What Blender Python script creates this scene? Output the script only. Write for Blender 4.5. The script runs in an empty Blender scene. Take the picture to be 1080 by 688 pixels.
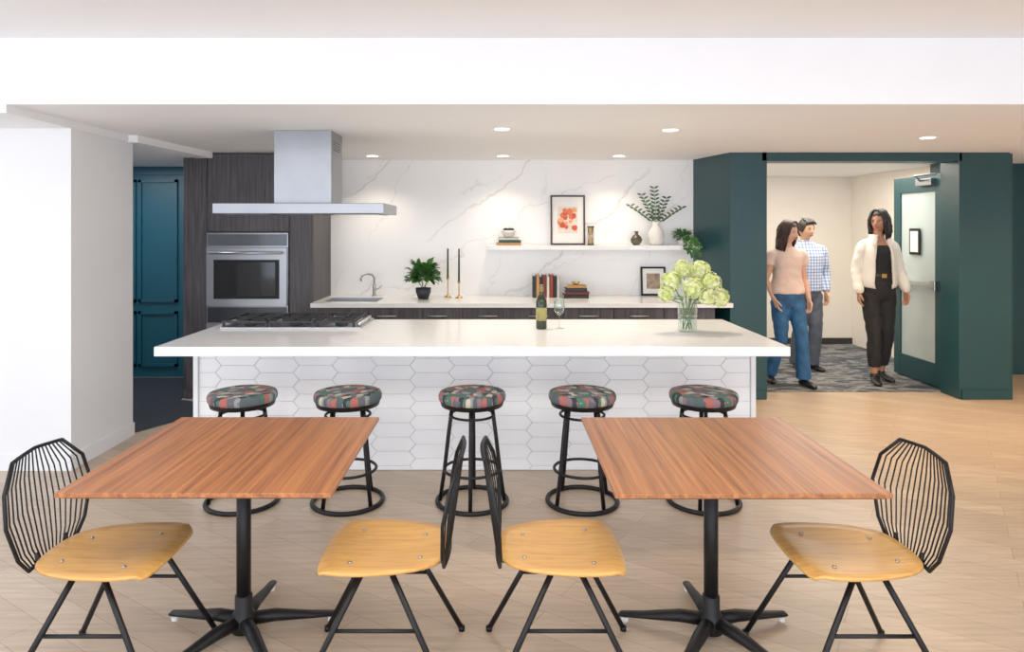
import bpy, math, random
from mathutils import Vector, Matrix, Euler
random.seed(7)
pi=math.pi
# ------------------------------------------------------------------ helpers
def lin(c):
    def f(u):
        u/=255.0
        return u/12.92 if u<=0.04045 else ((u+0.055)/1.055)**2.4
    return (f(c[0]),f(c[1]),f(c[2]),1.0)
def base_mat(name):
    m=bpy.data.materials.new(name); m.use_nodes=True
    nt=m.node_tree; b=nt.nodes['Principled BSDF']
    return m,nt,b
def N(nt,t,**k):
    n=nt.nodes.new(t)
    for a,v in k.items(): setattr(n,a,v)
    return n
def coords(nt,scale=(1,1,1),rot=(0,0,0),loc=(0,0,0)):
    tc=N(nt,'ShaderNodeTexCoord'); mp=N(nt,'ShaderNodeMapping')
    nt.links.new(tc.outputs['Object'],mp.inputs['Vector'])
    mp.inputs['Scale'].default_value=scale; mp.inputs['Rotation'].default_value=rot; mp.inputs['Location'].default_value=loc
    return mp.outputs['Vector']
def ramp(nt,fac,stops,interp='LINEAR'):
    r=N(nt,'ShaderNodeValToRGB'); r.color_ramp.interpolation=interp
    el=r.color_ramp.elements
    while len(el)<len(stops): el.new(0.5)
    for e,(p,c) in zip(el,stops): e.position=p; e.color=c if len(c)==4 else lin(c)
    nt.links.new(fac,r.inputs['Fac']); return r.outputs['Color']
def noise(nt,vec,scale,detail=4,dist=0,rough=.5):
    n=N(nt,'ShaderNodeTexNoise'); n.inputs['Scale'].default_value=scale
    n.inputs['Detail'].default_value=detail; n.inputs['Distortion'].default_value=dist; n.inputs['Roughness'].default_value=rough
    nt.links.new(vec,n.inputs['Vector']); return n.outputs['Fac']
def mixm(nt,a,b_,bt='MULTIPLY'):
    x=N(nt,'ShaderNodeMix',data_type='RGBA',blend_type=bt); x.inputs[0].default_value=1
    nt.links.new(a,x.inputs[6]); nt.links.new(b_,x.inputs[7]); return x.outputs[2]
def bump(nt,b,fac,s=.1,d=.01):
    bp=N(nt,'ShaderNodeBump'); bp.inputs['Strength'].default_value=s; bp.inputs['Distance'].default_value=d
    nt.links.new(fac,bp.inputs['Height']); nt.links.new(bp.outputs['Normal'],b.inputs['Normal'])
def mul(c,k): return tuple(min(255,x*k) for x in c)
def mat(name,c,rough=.5,metal=0,var=.04,scale=12,bmp=0,spec=None):
    m,nt,b=base_mat(name)
    f=noise(nt,coords(nt),scale)
    nt.links.new(ramp(nt,f,[(.3,mul(c,1-var)),(.7,mul(c,1+var))]),b.inputs['Base Color'])
    b.inputs['Roughness'].default_value=rough; b.inputs['Metallic'].default_value=metal
    if spec is not None: b.inputs['Specular IOR Level'].default_value=spec
    if bmp: bump(nt,b,f,bmp)
    return m
def wood(name,c1,c2,sc=(3,60,60),rough=.4,bmp=.05,fine=1.0):
    m,nt,b=base_mat(name)
    f=noise(nt,coords(nt,sc),fine,6,.3,.6)
    nt.links.new(ramp(nt,f,[(.3,c1),(.68,c2)]),b.inputs['Base Color'])
    b.inputs['Roughness'].default_value=rough; bump(nt,b,f,bmp,.003)
    return m
class MB:
    def __init__(s): s.v=[];s.f=[];s.m=[];s.s=[]
    def add(s,vs,fs,mi=0,sm=False):
        o=len(s.v); s.v+= [tuple(v) for v in vs]
        for f in fs: s.f.append([i+o for i in f]); s.m.append(mi); s.s.append(sm)
    def box(s,a,b,mi=0):
        x0,y0,z0=a;x1,y1,z1=b
        s.add([(x0,y0,z0),(x1,y0,z0),(x1,y1,z0),(x0,y1,z0),(x0,y0,z1),(x1,y0,z1),(x1,y1,z1),(x0,y1,z1)],[(0,3,2,1),(4,5,6,7),(0,1,5,4),(1,2,6,5),(2,3,7,6),(3,0,4,7)],mi)
    def prism(s,poly,z0,z1,mi=0):
        n=len(poly)
        s.add([(x,y,z0) for x,y in poly]+[(x,y,z1) for x,y in poly],
              [tuple(range(n))[::-1],tuple(range(n,2*n))]+[(i,(i+1)%n,n+(i+1)%n,n+i) for i in range(n)],mi)
    def lathe(s,prof,c=(0,0,0),seg=24,mi=0,sm=True):
        vs=[];fs=[]
        for r,z in prof:
            for k in range(seg):
                a=2*pi*k/seg; vs.append((c[0]+r*math.cos(a),c[1]+r*math.sin(a),c[2]+z))
        for i in range(len(prof)-1):
            for k in range(seg):
                k2=(k+1)%seg; fs.append((i*seg+k,i*seg+k2,(i+1)*seg+k2,(i+1)*seg+k))
        if prof[0][0]>1e-4: fs.append(tuple(range(seg))[::-1])
        if prof[-1][0]>1e-4: fs.append(tuple((len(prof)-1)*seg+k for k in range(seg)))
        s.add(vs,fs,mi,sm)
    def cyl(s,c,r,h,seg=24,mi=0): s.lathe([(r,0),(r,h)],c,seg,mi,False)
    def tube(s,pts,rad,seg=8,mi=0,closed=False,ref=None,sm=True):
        P=[Vector(p) for p in pts]; n=len(P)
        if not isinstance(rad,(list,)): rad=[rad]*n
        vs=[];fs=[];prev=None
        for i in range(n):
            if closed: t=P[(i+1)%n]-P[i-1]
            else: t=P[min(i+1,n-1)]-P[max(i-1,0)]
            if t.length<1e-9: t=Vector((0,0,1))
            t.normalize()
            if ref is not None: a=Vector(ref)
            elif prev is None: a=Vector((0,0,1)) if abs(t.z)<.9 else Vector((1,0,0))
            else: a=prev
            a=a-t*a.dot(t)
            if a.length<1e-6: a=t.orthogonal()
            a.normalize(); prev=a; b=t.cross(a)
            r=rad[i]; ra,rb=(r if isinstance(r,tuple) else (r,r))
            for k in range(seg):
                an=2*pi*k/seg; vs.append(P[i]+a*ra*math.cos(an)+b*rb*math.sin(an))
        m=n if closed else n-1
        for i in range(m):
            j=(i+1)%n
            for k in range(seg):
                k2=(k+1)%seg; fs.append((i*seg+k,i*seg+k2,j*seg+k2,j*seg+k))
        if not closed:
            fs.append(tuple(range(seg))[::-1]); fs.append(tuple((n-1)*seg+k for k in range(seg)))
        s.add(vs,fs,mi,sm)
    def rings(s,R,seg=28,mi=0,p=2.3):
        vs=[];fs=[]
        for cx,cy,z,rx,ry in R:
            for k in range(seg):
                a=2*pi*k/seg; c,d=math.cos(a),math.sin(a)
                vs.append((cx+rx*math.copysign(abs(c)**(2/p),c),cy+ry*math.copysign(abs(d)**(2/p),d),z))
        for i in range(len(R)-1):
            for k in range(seg):
                k2=(k+1)%seg; fs.append((i*seg+k,i*seg+k2,(i+1)*seg+k2,(i+1)*seg+k))
        fs.append(tuple(range(seg))[::-1]); fs.append(tuple((len(R)-1)*seg+k for k in range(seg)))
        s.add(vs,fs,mi,True)
    def ell(s,c,r,seg=16,rg=10,mi=0,rot=None):
        vs=[];fs=[]
        for i in range(rg+1):
            th=pi*i/rg
            for k in range(seg):
                a=2*pi*k/seg
                v=Vector((r[0]*math.sin(th)*math.cos(a),r[1]*math.sin(th)*math.sin(a),r[2]*math.cos(th)))
                if rot: v=rot@v
                vs.append(v+Vector(c))
        for i in range(rg):
            for k in range(seg):
                k2=(k+1)%seg; fs.append((i*seg+k,(i+1)*seg+k,(i+1)*seg+k2,i*seg+k2))
        s.add(vs,fs,mi,True)
    def leaf(s,base,d,n,L,W,mi=0,bend=.2):
        d=Vector(d).normalized(); n=Vector(n); n=(n-d*n.dot(d))
        if n.length<1e-5: n=d.orthogonal()
        n.normalize(); w=d.cross(n); b=Vector(base)
        vs=[b,b+d*L*.5,b+d*L-n*L*bend,b+d*L*.3+w*W*.45+n*W*.15,b+d*L*.7+w*W*.38+n*(W*.15-L*bend*.4),b+d*L*.3-w*W*.45+n*W*.15,b+d*L*.7-w*W*.38+n*(W*.15-L*bend*.4)]
        s.add(vs,[(0,1,3),(1,4,3),(1,2,4),(0,5,1),(5,6,1),(6,2,1)],mi,True)
    def obj(s,name,mats,parent=None,loc=(0,0,0),rot=(0,0,0),bevel=0,remesh=0,smooth=0,solid=0,folds=0):
        me=bpy.data.meshes.new(name); me.from_pydata(s.v,[],s.f)
        if not isinstance(mats,(list,tuple)): mats=[mats]
        for m in mats: me.materials.append(m)
        me.polygons.foreach_set('material_index',s.m); me.polygons.foreach_set('use_smooth',s.s)
        me.update(); me.validate()
        o=bpy.data.objects.new(name,me); bpy.context.collection.objects.link(o)
        o.location=loc; o.rotation_euler=rot
        if parent: o.parent=parent
        if solid:
            md=o.modifiers.new('s','SOLIDIFY'); md.thickness=solid; md.offset=0
        if remesh:
            md=o.modifiers.new('r','REMESH'); md.mode='VOXEL'; md.voxel_size=remesh; md.use_smooth_shade=True
        if smooth:
            md=o.modifiers.new('sm','SMOOTH'); md.factor=.5; md.iterations=smooth
        if folds:
            tx=bpy.data.textures.new('cloth_folds','CLOUDS'); tx.noise_scale=.075; tx.noise_depth=2
            md=o.modifiers.new('d','DISPLACE'); md.texture=tx; md.strength=folds; md.mid_level=.5
        if bevel:
            md=o.modifiers.new('b','BEVEL'); md.width=bevel; md.segments=2; md.limit_method='ANGLE'; md.angle_limit=math.radians(40)
        return o
def empty(name,loc=(0,0,0),rot=(0,0,0),parent=None):
    o=bpy.data.objects.new(name,None); bpy.context.collection.objects.link(o)
    o.location=loc; o.rotation_euler=rot; o.empty_display_size=.1
    if parent: o.parent=parent
    return o
def sbox(name,a,b,m,parent=None,bevel=0):
    c=[(a[i]+b[i])/2 for i in range(3)]
    mb=MB(); mb.box([a[i]-c[i] for i in range(3)],[b[i]-c[i] for i in range(3)])
    return mb.obj(name,m,parent,c,bevel=bevel)
def chaikin(P,it=2):
    for _ in range(it):
        Q=[]
        for i in range(len(P)):
            a=Vector(P[i]);b=Vector(P[(i+1)%len(P)]); Q+= [a*.75+b*.25,a*.25+b*.75]
        P=Q
    return [tuple(p) for p in P]

# ------------------------------------------------------------------ camera
F=724.0; CZ=1.62
cam=bpy.data.cameras.new('camera'); co=bpy.data.objects.new('camera',cam); bpy.context.collection.objects.link(co)
co.location=(0,0,CZ); co.rotation_euler=(pi/2,0,0); cam.sensor_width=36; cam.lens=F/1080*36
cam.shift_x=15/1080; cam.shift_y=-103/1080; cam.clip_start=.05
bpy.context.scene.camera=co

# ------------------------------------------------------------------ materials
M={}
M['white']=mat('white_paint',(238,239,240),.6,var=.006,scale=3)
M['ceil']=mat('ceiling_paint',(248,249,251),.7,var=.005,scale=3)
M['cream']=mat('warm_white_paint',(243,236,225),.65,var=.01,scale=2)
M['teal']=mat('teal_paint',(6,58,64),.42,var=.03,scale=2)
M['teal2']=mat('teal_panel_paint',(12,78,94),.42,var=.03,scale=2)
M['darkbase']=mat('dark_baseboard',(38,36,36),.5)
M['steel']=mat('stainless_steel',(190,192,195),.28,1,var=.03,scale=4)
M['steel2']=mat('brushed_steel_satin',(150,152,156),.34,.95,var=.03,scale=4)
M['black']=mat('black_powder_coat',(7,7,9),.5,var=.1,spec=.3)
M['blackglass']=mat('black_glass',(20,21,24),.07,var=.05)
M['castiron']=mat('cast_iron',(22,22,24),.55,var=.1,scale=40)
M['brass']=mat('brass',(205,160,85),.25,1)
M['ivory']=mat('white_ceramic',(235,232,225),.3,var=.02)
M['paper']=mat('paper',(244,242,236),.8,var=.01)
M['quartz']=mat('white_quartz',(245,244,241),.16,var=.012,scale=9)
M['grout']=mat('grey_grout',(200,202,206),.9,var=.05,scale=30)
M['tile']=mat('white_glazed_tile',(248,249,250),.14,var=.012,scale=3)
M['cabwood']=wood('dark_walnut_veneer',(38,35,38),(82,76,79),(50,50,2.2),.5,.04)
M['seatwood']=wood('oak_plywood',(196,138,66),(222,168,92),(6,60,60),.35,.03)
M['table']=wood('zebrano_tabletop',(112,60,30),(184,116,64),(52,1.1,52),.36,.02,1.0)
M['tedge']=mat('dark_ply_edge',(110,70,42),.5)
def thin_glass():
    m,nt,b=base_mat('clear_glass')
    out=[n for n in nt.nodes if n.type=='OUTPUT_MATERIAL'][0]
    tr=N(nt,'ShaderNodeBsdfTransparent'); gl=N(nt,'ShaderNodeBsdfGlossy'); gl.inputs['Roughness'].default_value=.03
    nt.links.new(ramp(nt,noise(nt,coords(nt),3),[(0,(240,246,244)),(1,(246,250,248))]),tr.inputs['Color'])
    lw=N(nt,'ShaderNodeLayerWeight'); lw.inputs['Blend'].default_value=.25
    mt=N(nt,'ShaderNodeMath',operation='MULTIPLY_ADD'); nt.links.new(lw.outputs['Facing'],mt.inputs[0]); mt.inputs[1].default_value=.40; mt.inputs[2].default_value=.04
    mx=N(nt,'ShaderNodeMixShader'); nt.links.new(mt.outputs[0],mx.inputs[0]); nt.links.new(tr.outputs[0],mx.inputs[1]); nt.links.new(gl.outputs[0],mx.inputs[2])
    nt.links.new(mx.outputs[0],out.inputs['Surface']); return m
M['glass']=thin_glass(); M['bottle']=mat('dark_green_bottle_glass',(34,44,20),.08,var=.1)
def marble():
    m,nt,b=base_mat('calacatta_marble')
    def vein(ang,period,wob,nsc,width,c,loc,maskloc,mlo,mhi):
        tc=coords(nt,(1,1,1),(0,0,0),loc)
        sp=N(nt,'ShaderNodeSeparateXYZ'); nt.links.new(tc,sp.inputs[0])
        def mth(op,a,b2,c2=None):
            q=N(nt,'ShaderNodeMath',operation=op)
            for i,v in enumerate((a,b2,c2)):
                if v is None: continue
                if isinstance(v,(int,float)): q.inputs[i].default_value=v
                else: nt.links.new(v,q.inputs[i])
            return q.outputs[0]
        u=mth('ADD',mth('MULTIPLY',sp.outputs[0],-math.sin(ang)),mth('MULTIPLY',sp.outputs[2],math.cos(ang)))
        u=mth('MULTIPLY_ADD',noise(nt,tc,nsc,5,0,.55),wob,u)
        fr=mth('PINGPONG',u,period/2)
        wn=mth('MULTIPLY',noise(nt,tc,6,3),width)
        d=mth('DIVIDE',fr,mth('ADD',wn,width*.2))
        line=ramp(nt,d,[(0,(0,0,0)),(1,(255,255,255))])
        mk=ramp(nt,noise(nt,coords(nt,(1,1,1),(0,0,0),maskloc),1.1,2),[(mlo,(255,255,255)),(mhi,(0,0,0))])
        inv=mixm(nt,line,mk,'LIGHTEN')
        x=N(nt,'ShaderNodeMix',data_type='RGBA'); nt.links.new(inv,x.inputs[0]); x.inputs[6].default_value=lin(c); x.inputs[7].default_value=(1,1,1,1)
        return x.outputs[2]
    v1=vein(math.radians(40),.95,.75,1.0,.022,(222,219,215),(0,0,.25),(0,0,0),.42,.56)
    v2=vein(math.radians(28),.60,.8,1.4,.012,(230,227,224),(3,0,1),(5,2,0),.45,.60)
    v3=vein(math.radians(62),1.3,.9,1.1,.010,(230,227,224),(7,0,2),(9,1,3),.42,.58)
    cl=ramp(nt,noise(nt,coords(nt),1.0,3),[(.3,(244,242,239)),(.7,(251,250,248))])
    nt.links.new(mixm(nt,mixm(nt,mixm(nt,v1,v2),v3),cl),b.inputs['Base Color']); b.inputs['Roughness'].default_value=.3
    return m
M['marble']=marble()
def floorm():
    m,nt,b=base_mat('oak_plank_floor')
    rot=math.radians(33)
    br=N(nt,'ShaderNodeTexBrick'); nt.links.new(coords(nt,(1,1,1),(0,0,rot)),br.inputs['Vector'])
    br.inputs['Scale'].default_value=1; br.inputs['Brick Width'].default_value=1.7; br.inputs['Row Height'].default_value=.15
    br.inputs['Mortar Size'].default_value=.0014; br.offset=.37
    br.inputs['Color1'].default_value=lin((205,183,158)); br.inputs['Color2'].default_value=lin((189,166,141)); br.inputs['Mortar'].default_value=lin((158,134,110))
    g=noise(nt,coords(nt,(2,26,1),(0,0,rot)),1.6,6,.4,.6)
    nt.links.new(mixm(nt,br.outputs['Color'],ramp(nt,g,[(.3,(222,220,218)),(.7,(255,255,255))])),b.inputs['Base Color']); b.inputs['Roughness'].default_value=.34
    return m
M['floor']=floorm()
def rugm():
    m,nt,b=base_mat('grey_patterned_carpet')
    f=noise(nt,coords(nt,(1,2.2,1)),1.8,8,1.5,.7)
    nt.links.new(ramp(nt,f,[(.38,(30,36,46)),(.47,(64,71,80)),(.55,(136,137,137)),(.63,(42,48,58))]),b.inputs['Base Color'])
    b.inputs['Roughness'].default_value=.95; return m
M['rug']=rugm()
M['darkrug']=mat('navy_carpet',(30,37,46),.95,var=.2,scale=60)
def patch():
    m,nt,b=base_mat('patchwork_fabric')
    v=N(nt,'ShaderNodeTexVoronoi',distance='MANHATTAN'); v.inputs['Scale'].default_value=24; v.inputs['Randomness'].default_value=.5
    nt.links.new(coords(nt,(1,1.6,.2),(0,0,.4)),v.inputs['Vector'])
    sp=N(nt,'ShaderNodeSeparateColor'); nt.links.new(v.outputs['Color'],sp.inputs[0])
    c=ramp(nt,sp.outputs[0],[(0,(74,86,88)),(.16,(168,92,84)),(.28,(134,142,138)),(.42,(64,104,88)),(.56,(192,180,158)),(.66,(132,100,112)),(.78,(88,90,96)),(.90,(40,44,50))],'CONSTANT')
    nt.links.new(c,b.inputs['Base Color']); b.inputs['Roughness'].default_value=.85; return m
M['patch']=patch()
M['hydr']=mat('hydrangea_petals',(212,224,138),.6,var=.10,scale=30)
M['leaf']=mat('green_leaf',(56,108,40),.5,var=.25,scale=15)
M['leafd']=mat('eucalyptus_leaf',(54,80,58),.55,var=.2,scale=15)
M['stem']=mat('plant_stem',(96,128,58),.6)
M['skin']=mat('light_skin',(222,172,146),.5,var=.02); M['skin2']=mat('brown_skin',(180,126,96),.5,var=.02); M['skin3']=mat('tan_skin',(212,162,128),.5,var=.02)
M['lip']=mat('lips',(170,82,76),.4); M['eyew']=mat('eye_white',(235,232,228),.2); M['iris']=mat('dark_iris',(35,22,16),.2)
M['hairb']=mat('brown_hair',(56,33,25),.45,var=.2,scale=60); M['hairk']=mat('black_hair',(18,13,13),.4,var=.25,scale=60)
M['denim']=mat('blue_denim',(34,86,132),.8,var=.16,scale=14); M['slack']=mat('grey_trousers',(80,88,100),.8,var=.06)
M['blackcloth']=mat('black_denim',(15,15,19),.8,var=.15,scale=20); M['blouse']=mat('blush_blouse',(230,202,188),.7,var=.03)
M['jacket']=mat('cream_jacket',(234,228,216),.8,var=.02,bmp=.1); M['shoe']=mat('black_shoe_leather',(14,13,14),.35); M['belt']=mat('belt_leather',(30,24,22),.4)
def checkm():
    m,nt,b=base_mat('gingham_shirt')
    cs=[]
    for d in 'XZ':
        w=N(nt,'ShaderNodeTexWave',bands_direction=d); w.inputs['Scale'].default_value=9; nt.links.new(coords(nt),w.inputs['Vector'])
        cs.append(ramp(nt,w.outputs['Fac'],[(.2,(168,186,220)),(.5,(240,243,250))]))
    nt.links.new(mixm(nt,cs[0],cs[1]),b.inputs['Base Color']); b.inputs['Roughness'].default_value=.8; return m
M['check']=checkm()
def emis(name,c,s):
    m,nt,b=base_mat(name)
    nt.links.new(ramp(nt,noise(nt,coords(nt),2),[(0,c),(1,c)]),b.inputs['Emission Color']); b.inputs['Emission Strength'].default_value=s; return m
M['lamp']=emis('downlight_lens',(255,240,215),6)

# ------------------------------------------------------------------ room shell
CL=2.34
sbox('floor',(-6,-4.2,-.1),(6.4,10,0),M['floor'])
sbox('carpet_hallway',(2.31,6.79,0),(4.94,9.575,.006),M['rug'])
mb=MB(); mb.prism([(-5.9,5.4),(-2.92,5.4),(-2.86,5.45),(-2.6,5.95),(-2.6,6.3),(-3.0,6.48),(-3.0,7.43),(-5.9,7.43)],0,.006); mb.obj('carpet_dark',M['darkrug'])
sbox('ceiling_upper',(-6,-4.2,2.725),(6.4,4.1,2.85),M['ceil'])
sbox('ceiling',(-2.85,3.98,CL),(6.4,10,2.8),M['ceil'])
sbox('ceiling_soffit_left',(-6,3.98,2.29),(-2.85,10,2.8),M['ceil'])
mb=MB(); mb.prism([(-2.86,5.3),(-2.78,5.3),(-2.70,6.5),(-2.86,6.5)],2.285,2.345); mb.obj('ceiling_trim',M['ceil'])
sbox('wall_left_block',(-6,4.6,0),(-2.86,5.38,2.32),M['white'])
sbox('baseboard_left',(-2.865,4.59,0),(-2.848,5.385,.10),M['white'])
sbox('baseboard_left_front',(-6,4.585,0),(-2.85,4.602,.10),M['white'])
sbox('wall_back',(-3.0,7.2,0),(2.05,7.35,CL+.02),M['marble'])
mb=MB(); mb.box((-6,7.47,0),(-2.98,7.6,2.3))
for x0 in (-5.0,-4.35,-3.9,):
    x1=x0+.42
    for z0,z1 in ((.12,.72),(.82,2.15)):
        mb.box((x0,7.445,z0),(x1,7.475,z0+.03)); mb.box((x0,7.445,z1-.03),(x1,7.475,z1)); mb.box((x0,7.445,z0),(x0+.03,7.475,z1)); mb.box((x1-.03,7.445,z0),(x1,7.475,z1))
mb.box((-3.40,7.44,0),(-3.37,7.48,2.25)); mb.box((-6,7.44,2.2),(-2.98,7.48,2.29))
mb.obj('wall_teal_panelled',M['teal2'])
mb=MB()
mb.prism([(2.05,7.2),(2.2,6.5),(2.55,6.5),(2.55,6.72),(2.3,6.72),(2.3,7.4),(2.05,7.4)],0,CL+.01)
mb.box((4.37,6.5,0),(4.85,6.78,CL+.01)); mb.box((2.5,6.5,2.257),(4.4,6.72,CL+.01))
mb.obj('wall_teal_portal',M['teal'],bevel=.004)
sbox('baseboard_teal',(4.39,6.485,0),(4.865,6.502,.09),M['teal'])
sbox('baseboard_teal_left',(2.19,6.485,0),(2.54,6.502,.09),M['teal'])
sbox('wall_hall_left',(2.2,7.35,0),(2.3,9.7,CL+.01),M['cream'])
sbox('wall_hall_back',(2.2,9.6,0),(5.1,9.72,CL+.01),M['cream'])
sbox('wall_hall_right',(4.95,6.78,0),(5.05,9.7,CL+.01),M['cream'])
sbox('baseboard_hall',(2.3,9.58,0),(4.95,9.602,.09),M['darkbase'])
sbox('wall_right_rear',(4.85,6.6,0),(4.95,7.7,CL+.01),M['teal'])
mb=MB(); mb.box((4.95,7.6,0),(6.4,7.7,CL+.01)); mb.box((4.95,7.56,1.98),(6.4,7.6,2.02)); mb.box((5.6,7.57,0),(5.63,7.6,2))
mb.obj('wall_teal_right',M['teal'])
sbox('wall_right',(6.3,-4.2,0),(6.42,7.7,2.8),M['white'])
sbox('wall_left',(-6.1,-4.2,0),(-5.98,10,2.8),M['white'])
mb=MB(); mb.box((-6,-4.2,0),(6.4,-4.05,.35)); mb.box((-6,-4.2,2.55),(6.4,-4.05,2.8))
for x in (-6,-3,-.1,2.8,6.1): mb.box((x,-4.2,.3),(x+.25,-4.05,2.6))
mb.obj('wall_front_windows',M['white'])
for x,y in ((.03,4.96),(1.26,5.01),(-1.24,6.8),(.05,6.8),(1.2,6.8),(3.4,5.43)):
    e=empty('recessed_downlight',(x,y,CL))
    mb=MB(); mb.lathe([(.055,-.004),(.075,-.006),(.078,0)],seg=28); mb.obj('trim_ring',M['white'],e)
    mb=MB(); mb.lathe([(0.0001,-.005),(.055,-.005)],seg=28); mb.obj('lens',M['lamp'],e)

# ------------------------------------------------------------------ hallway door
e=empty('door_1',(4.47,6.83,0))
mb=MB(); W=.84;Hh=2.17;T=.045
mb.box((-T,0,.02),(0,.12,Hh)); mb.box((-T,W-.12,.02),(0,W,Hh)); mb.box((-T,.12,.02),(0,W-.12,.25)); mb.box((-T,.12,Hh-.17),(0,W-.12,Hh))
mb.obj('leaf_frame',M['teal'],e,bevel=.003)
mb=MB(); mb.box((-T*.6,.12,.25),(-T*.4,W-.12,Hh-.17)); m_g=mat('frosted_pale_glass',(180,194,192),.12,var=.03,scale=2); mb.obj('glass_panel',m_g,e)
mb=MB(); mb.box((-.09,.06,1.02),(-.05,W-.06,1.06)); mb.box((-.1,.04,.99),(-T,.12,1.09)); mb.box((-.1,W-.12,.99),(-T,W-.04,1.09)); mb.obj('push_bar',M['steel'],e,bevel=.004)
mb=MB(); mb.box((-.10,.10,2.06),(-T,.36,2.13)); mb.tube([(-.08,.3,2.11),(-.25,.12,2.15),(-.12,-.02,2.16)],.012); mb.obj('door_closer',M['steel2'],e,bevel=.004)
mb=MB(); mb.box((-T-.008,.36,1.34),(-T+.002,.54,1.62),0); mb.box((-T-.012,.385,1.37),(-T-.006,.515,1.59),1); mb.obj('picture_reflection',[M['black'],M['paper']],e)  # reflection of a small framed picture in the glass, built as flat boxes
mb=MB(); mb.box((0,-.038,.008),(.10,.0,2.2)); mb.box((0,-.038,.008),(.03,.02,2.2))
for i in range(34): mb.box((.035,-.04,.12+i*.06),(.065,-.036,.145+i*.06),1)
mb.obj('hinge_frame',[M['ivory'],M['steel2']],e)

# ------------------------------------------------------------------ kitchen island
isl=empty('kitchen_island',(0,0,0))
mb=MB(); mb.box((-2.03,4.05,.864),(1.728,5.28,.92)); mb.obj('countertop',M['quartz'],isl,bevel=.004)
mb=MB(); mb.box((-2.0,4.60,0),(1.69,5.24,.864),1); mb.box((-2.03,4.575,0),(-2.0,5.24,.864),0); mb.box((1.69,4.575,0),(1.72,5.24,.864),0); mb.obj('body',[M['white'],M['grout']],isl)
mb=MB(); L=.30;Ht=.096;p=.04;g=.0020
pitch=L-p; x0=-2.0;x1=1.69
ncol=int((x1-x0)/pitch)+2
def clip(poly):
    def cl(P,ins,inter):
        out=[]
        for i in range(len(P)):
            a=P[i-1];b=P[i]
            if ins(b):
                if not ins(a): out.append(inter(a,b))
                out.append(b)
            elif ins(a): out.append(inter(a,b))
        return out
    for ax,v,sg in ((0,x0+.002,1),(0,x1-.002,-1),(1,.004,1),(1,.862,-1)):
        if not poly: return []
        poly=cl(poly,lambda q:(q[ax]-v)*sg>=0,lambda a,b:tuple(a[k]+(b[k]-a[k])*(v-a[ax])/(b[ax]-a[ax]) for k in (0,1)))
    return poly
for c in range(ncol):
    cx=x0+c*pitch
    for r in range(-1,10):
        cz=r*Ht+(Ht/2 if c%2 else 0)+.03
        hw=L/2-g; hh=Ht/2-g*.6
        P=clip([(cx-hw,cz),(cx-hw+p,cz-hh),(cx+hw-p,cz-hh),(cx+hw,cz),(cx+hw-p,cz+hh),(cx-hw+p,cz+hh)])
        if len(P)<3: continue
        mx=sum(q[0] for q in P)/len(P); mz=sum(q[1] for q in P)/len(P)
        n=len(P); yy=4.594; ty=random.uniform(-.001,.001); tx_=random.uniform(-.001,.001)
        vs=[(q[0],4.602,q[1]) for q in P]+[(q[0],yy+.002,q[1]) for q in P]+[(mx+(q[0]-mx)*.988,yy+ty*(q[1]-mz)/.05+tx_*(q[0]-mx)/.15,mz+(q[1]-mz)*.96) for q in P]
        fs=[(i,(i+1)%n,n+(i+1)%n,n+i) for i in range(n)]+[(n+i,n+(i+1)%n,2*n+(i+1)%n,2*n+i) for i in range(n)]+[tuple(range(2*n,3*n))]
        mb.add(vs,fs,0)
mb.obj('picket_tiles',M['tile'],isl)
ck=empty('gas_cooktop',(-1.44,5.02,.92))
mb=MB(); mb.box((-.49,-.25,0),(.49,.25,.012)); mb.obj('steel_plate',M['steel'],ck,bevel=.003)
mb=MB()
for cx in (-.325,0,.325):
    x0_,x1_=cx-.155,cx+.155
    if cx>.3: x1_-=.04
    for y in (-.23,0,.23): mb.box((x0_,y-.006,.04),(x1_,y+.006,.055))
    for x in (x0_,x1_-.012): mb.box((x,-.23,.04),(x+.012,.23,.055))
    for y in (-.12,.12):
        mb.box((cx-.1,y-.005,.042),(cx+.1,y+.005,.055)); mb.box((cx-.005,y-.1,.042),(cx+.005,y+.1,.055))
        mb.lathe([(.045,.012),(.045,.025),(.03,.03),(.0001,.032)],(cx,y,0),20)
    for x in (x0_+.006,x1_-.006):
        for y in (-.225,.225): mb.box((x-.008,y-.008,.01),(x+.008,y+.008,.045))
mb.obj('grates',M['castiron'],ck)
mb=MB()
for i in range(5): mb.lathe([(.019,.012),(.017,.040),(.0001,.042)],(.463,-.18+i*.09,0),16)
mb.obj('knobs',M['steel'],ck)
hd=empty('range_hood',(-1.42,0,0))
mb=MB(); mb.box((-.61,4.88,1.725),(.61,5.5,1.80)); mb.obj('canopy',M['steel2'],hd,bevel=.004)
mb=MB(); mb.prism([(-.22,5.03),(.2,5.03),(.2,5.38),(-.22,5.38)],1.80,CL)
mb.obj('chimney',M['steel2'],hd,bevel=.003)
mb=MB()
for i in range(4): mb.box((.199,5.1,2.2+i*.02),(.203,5.3,2.208+i*.02))
for i in range(3): mb.box((-.55+i*.38,4.95,1.719),(-.21+i*.38,5.42,1.726))
mb.obj('vents',M['blackglass'],hd)

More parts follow.
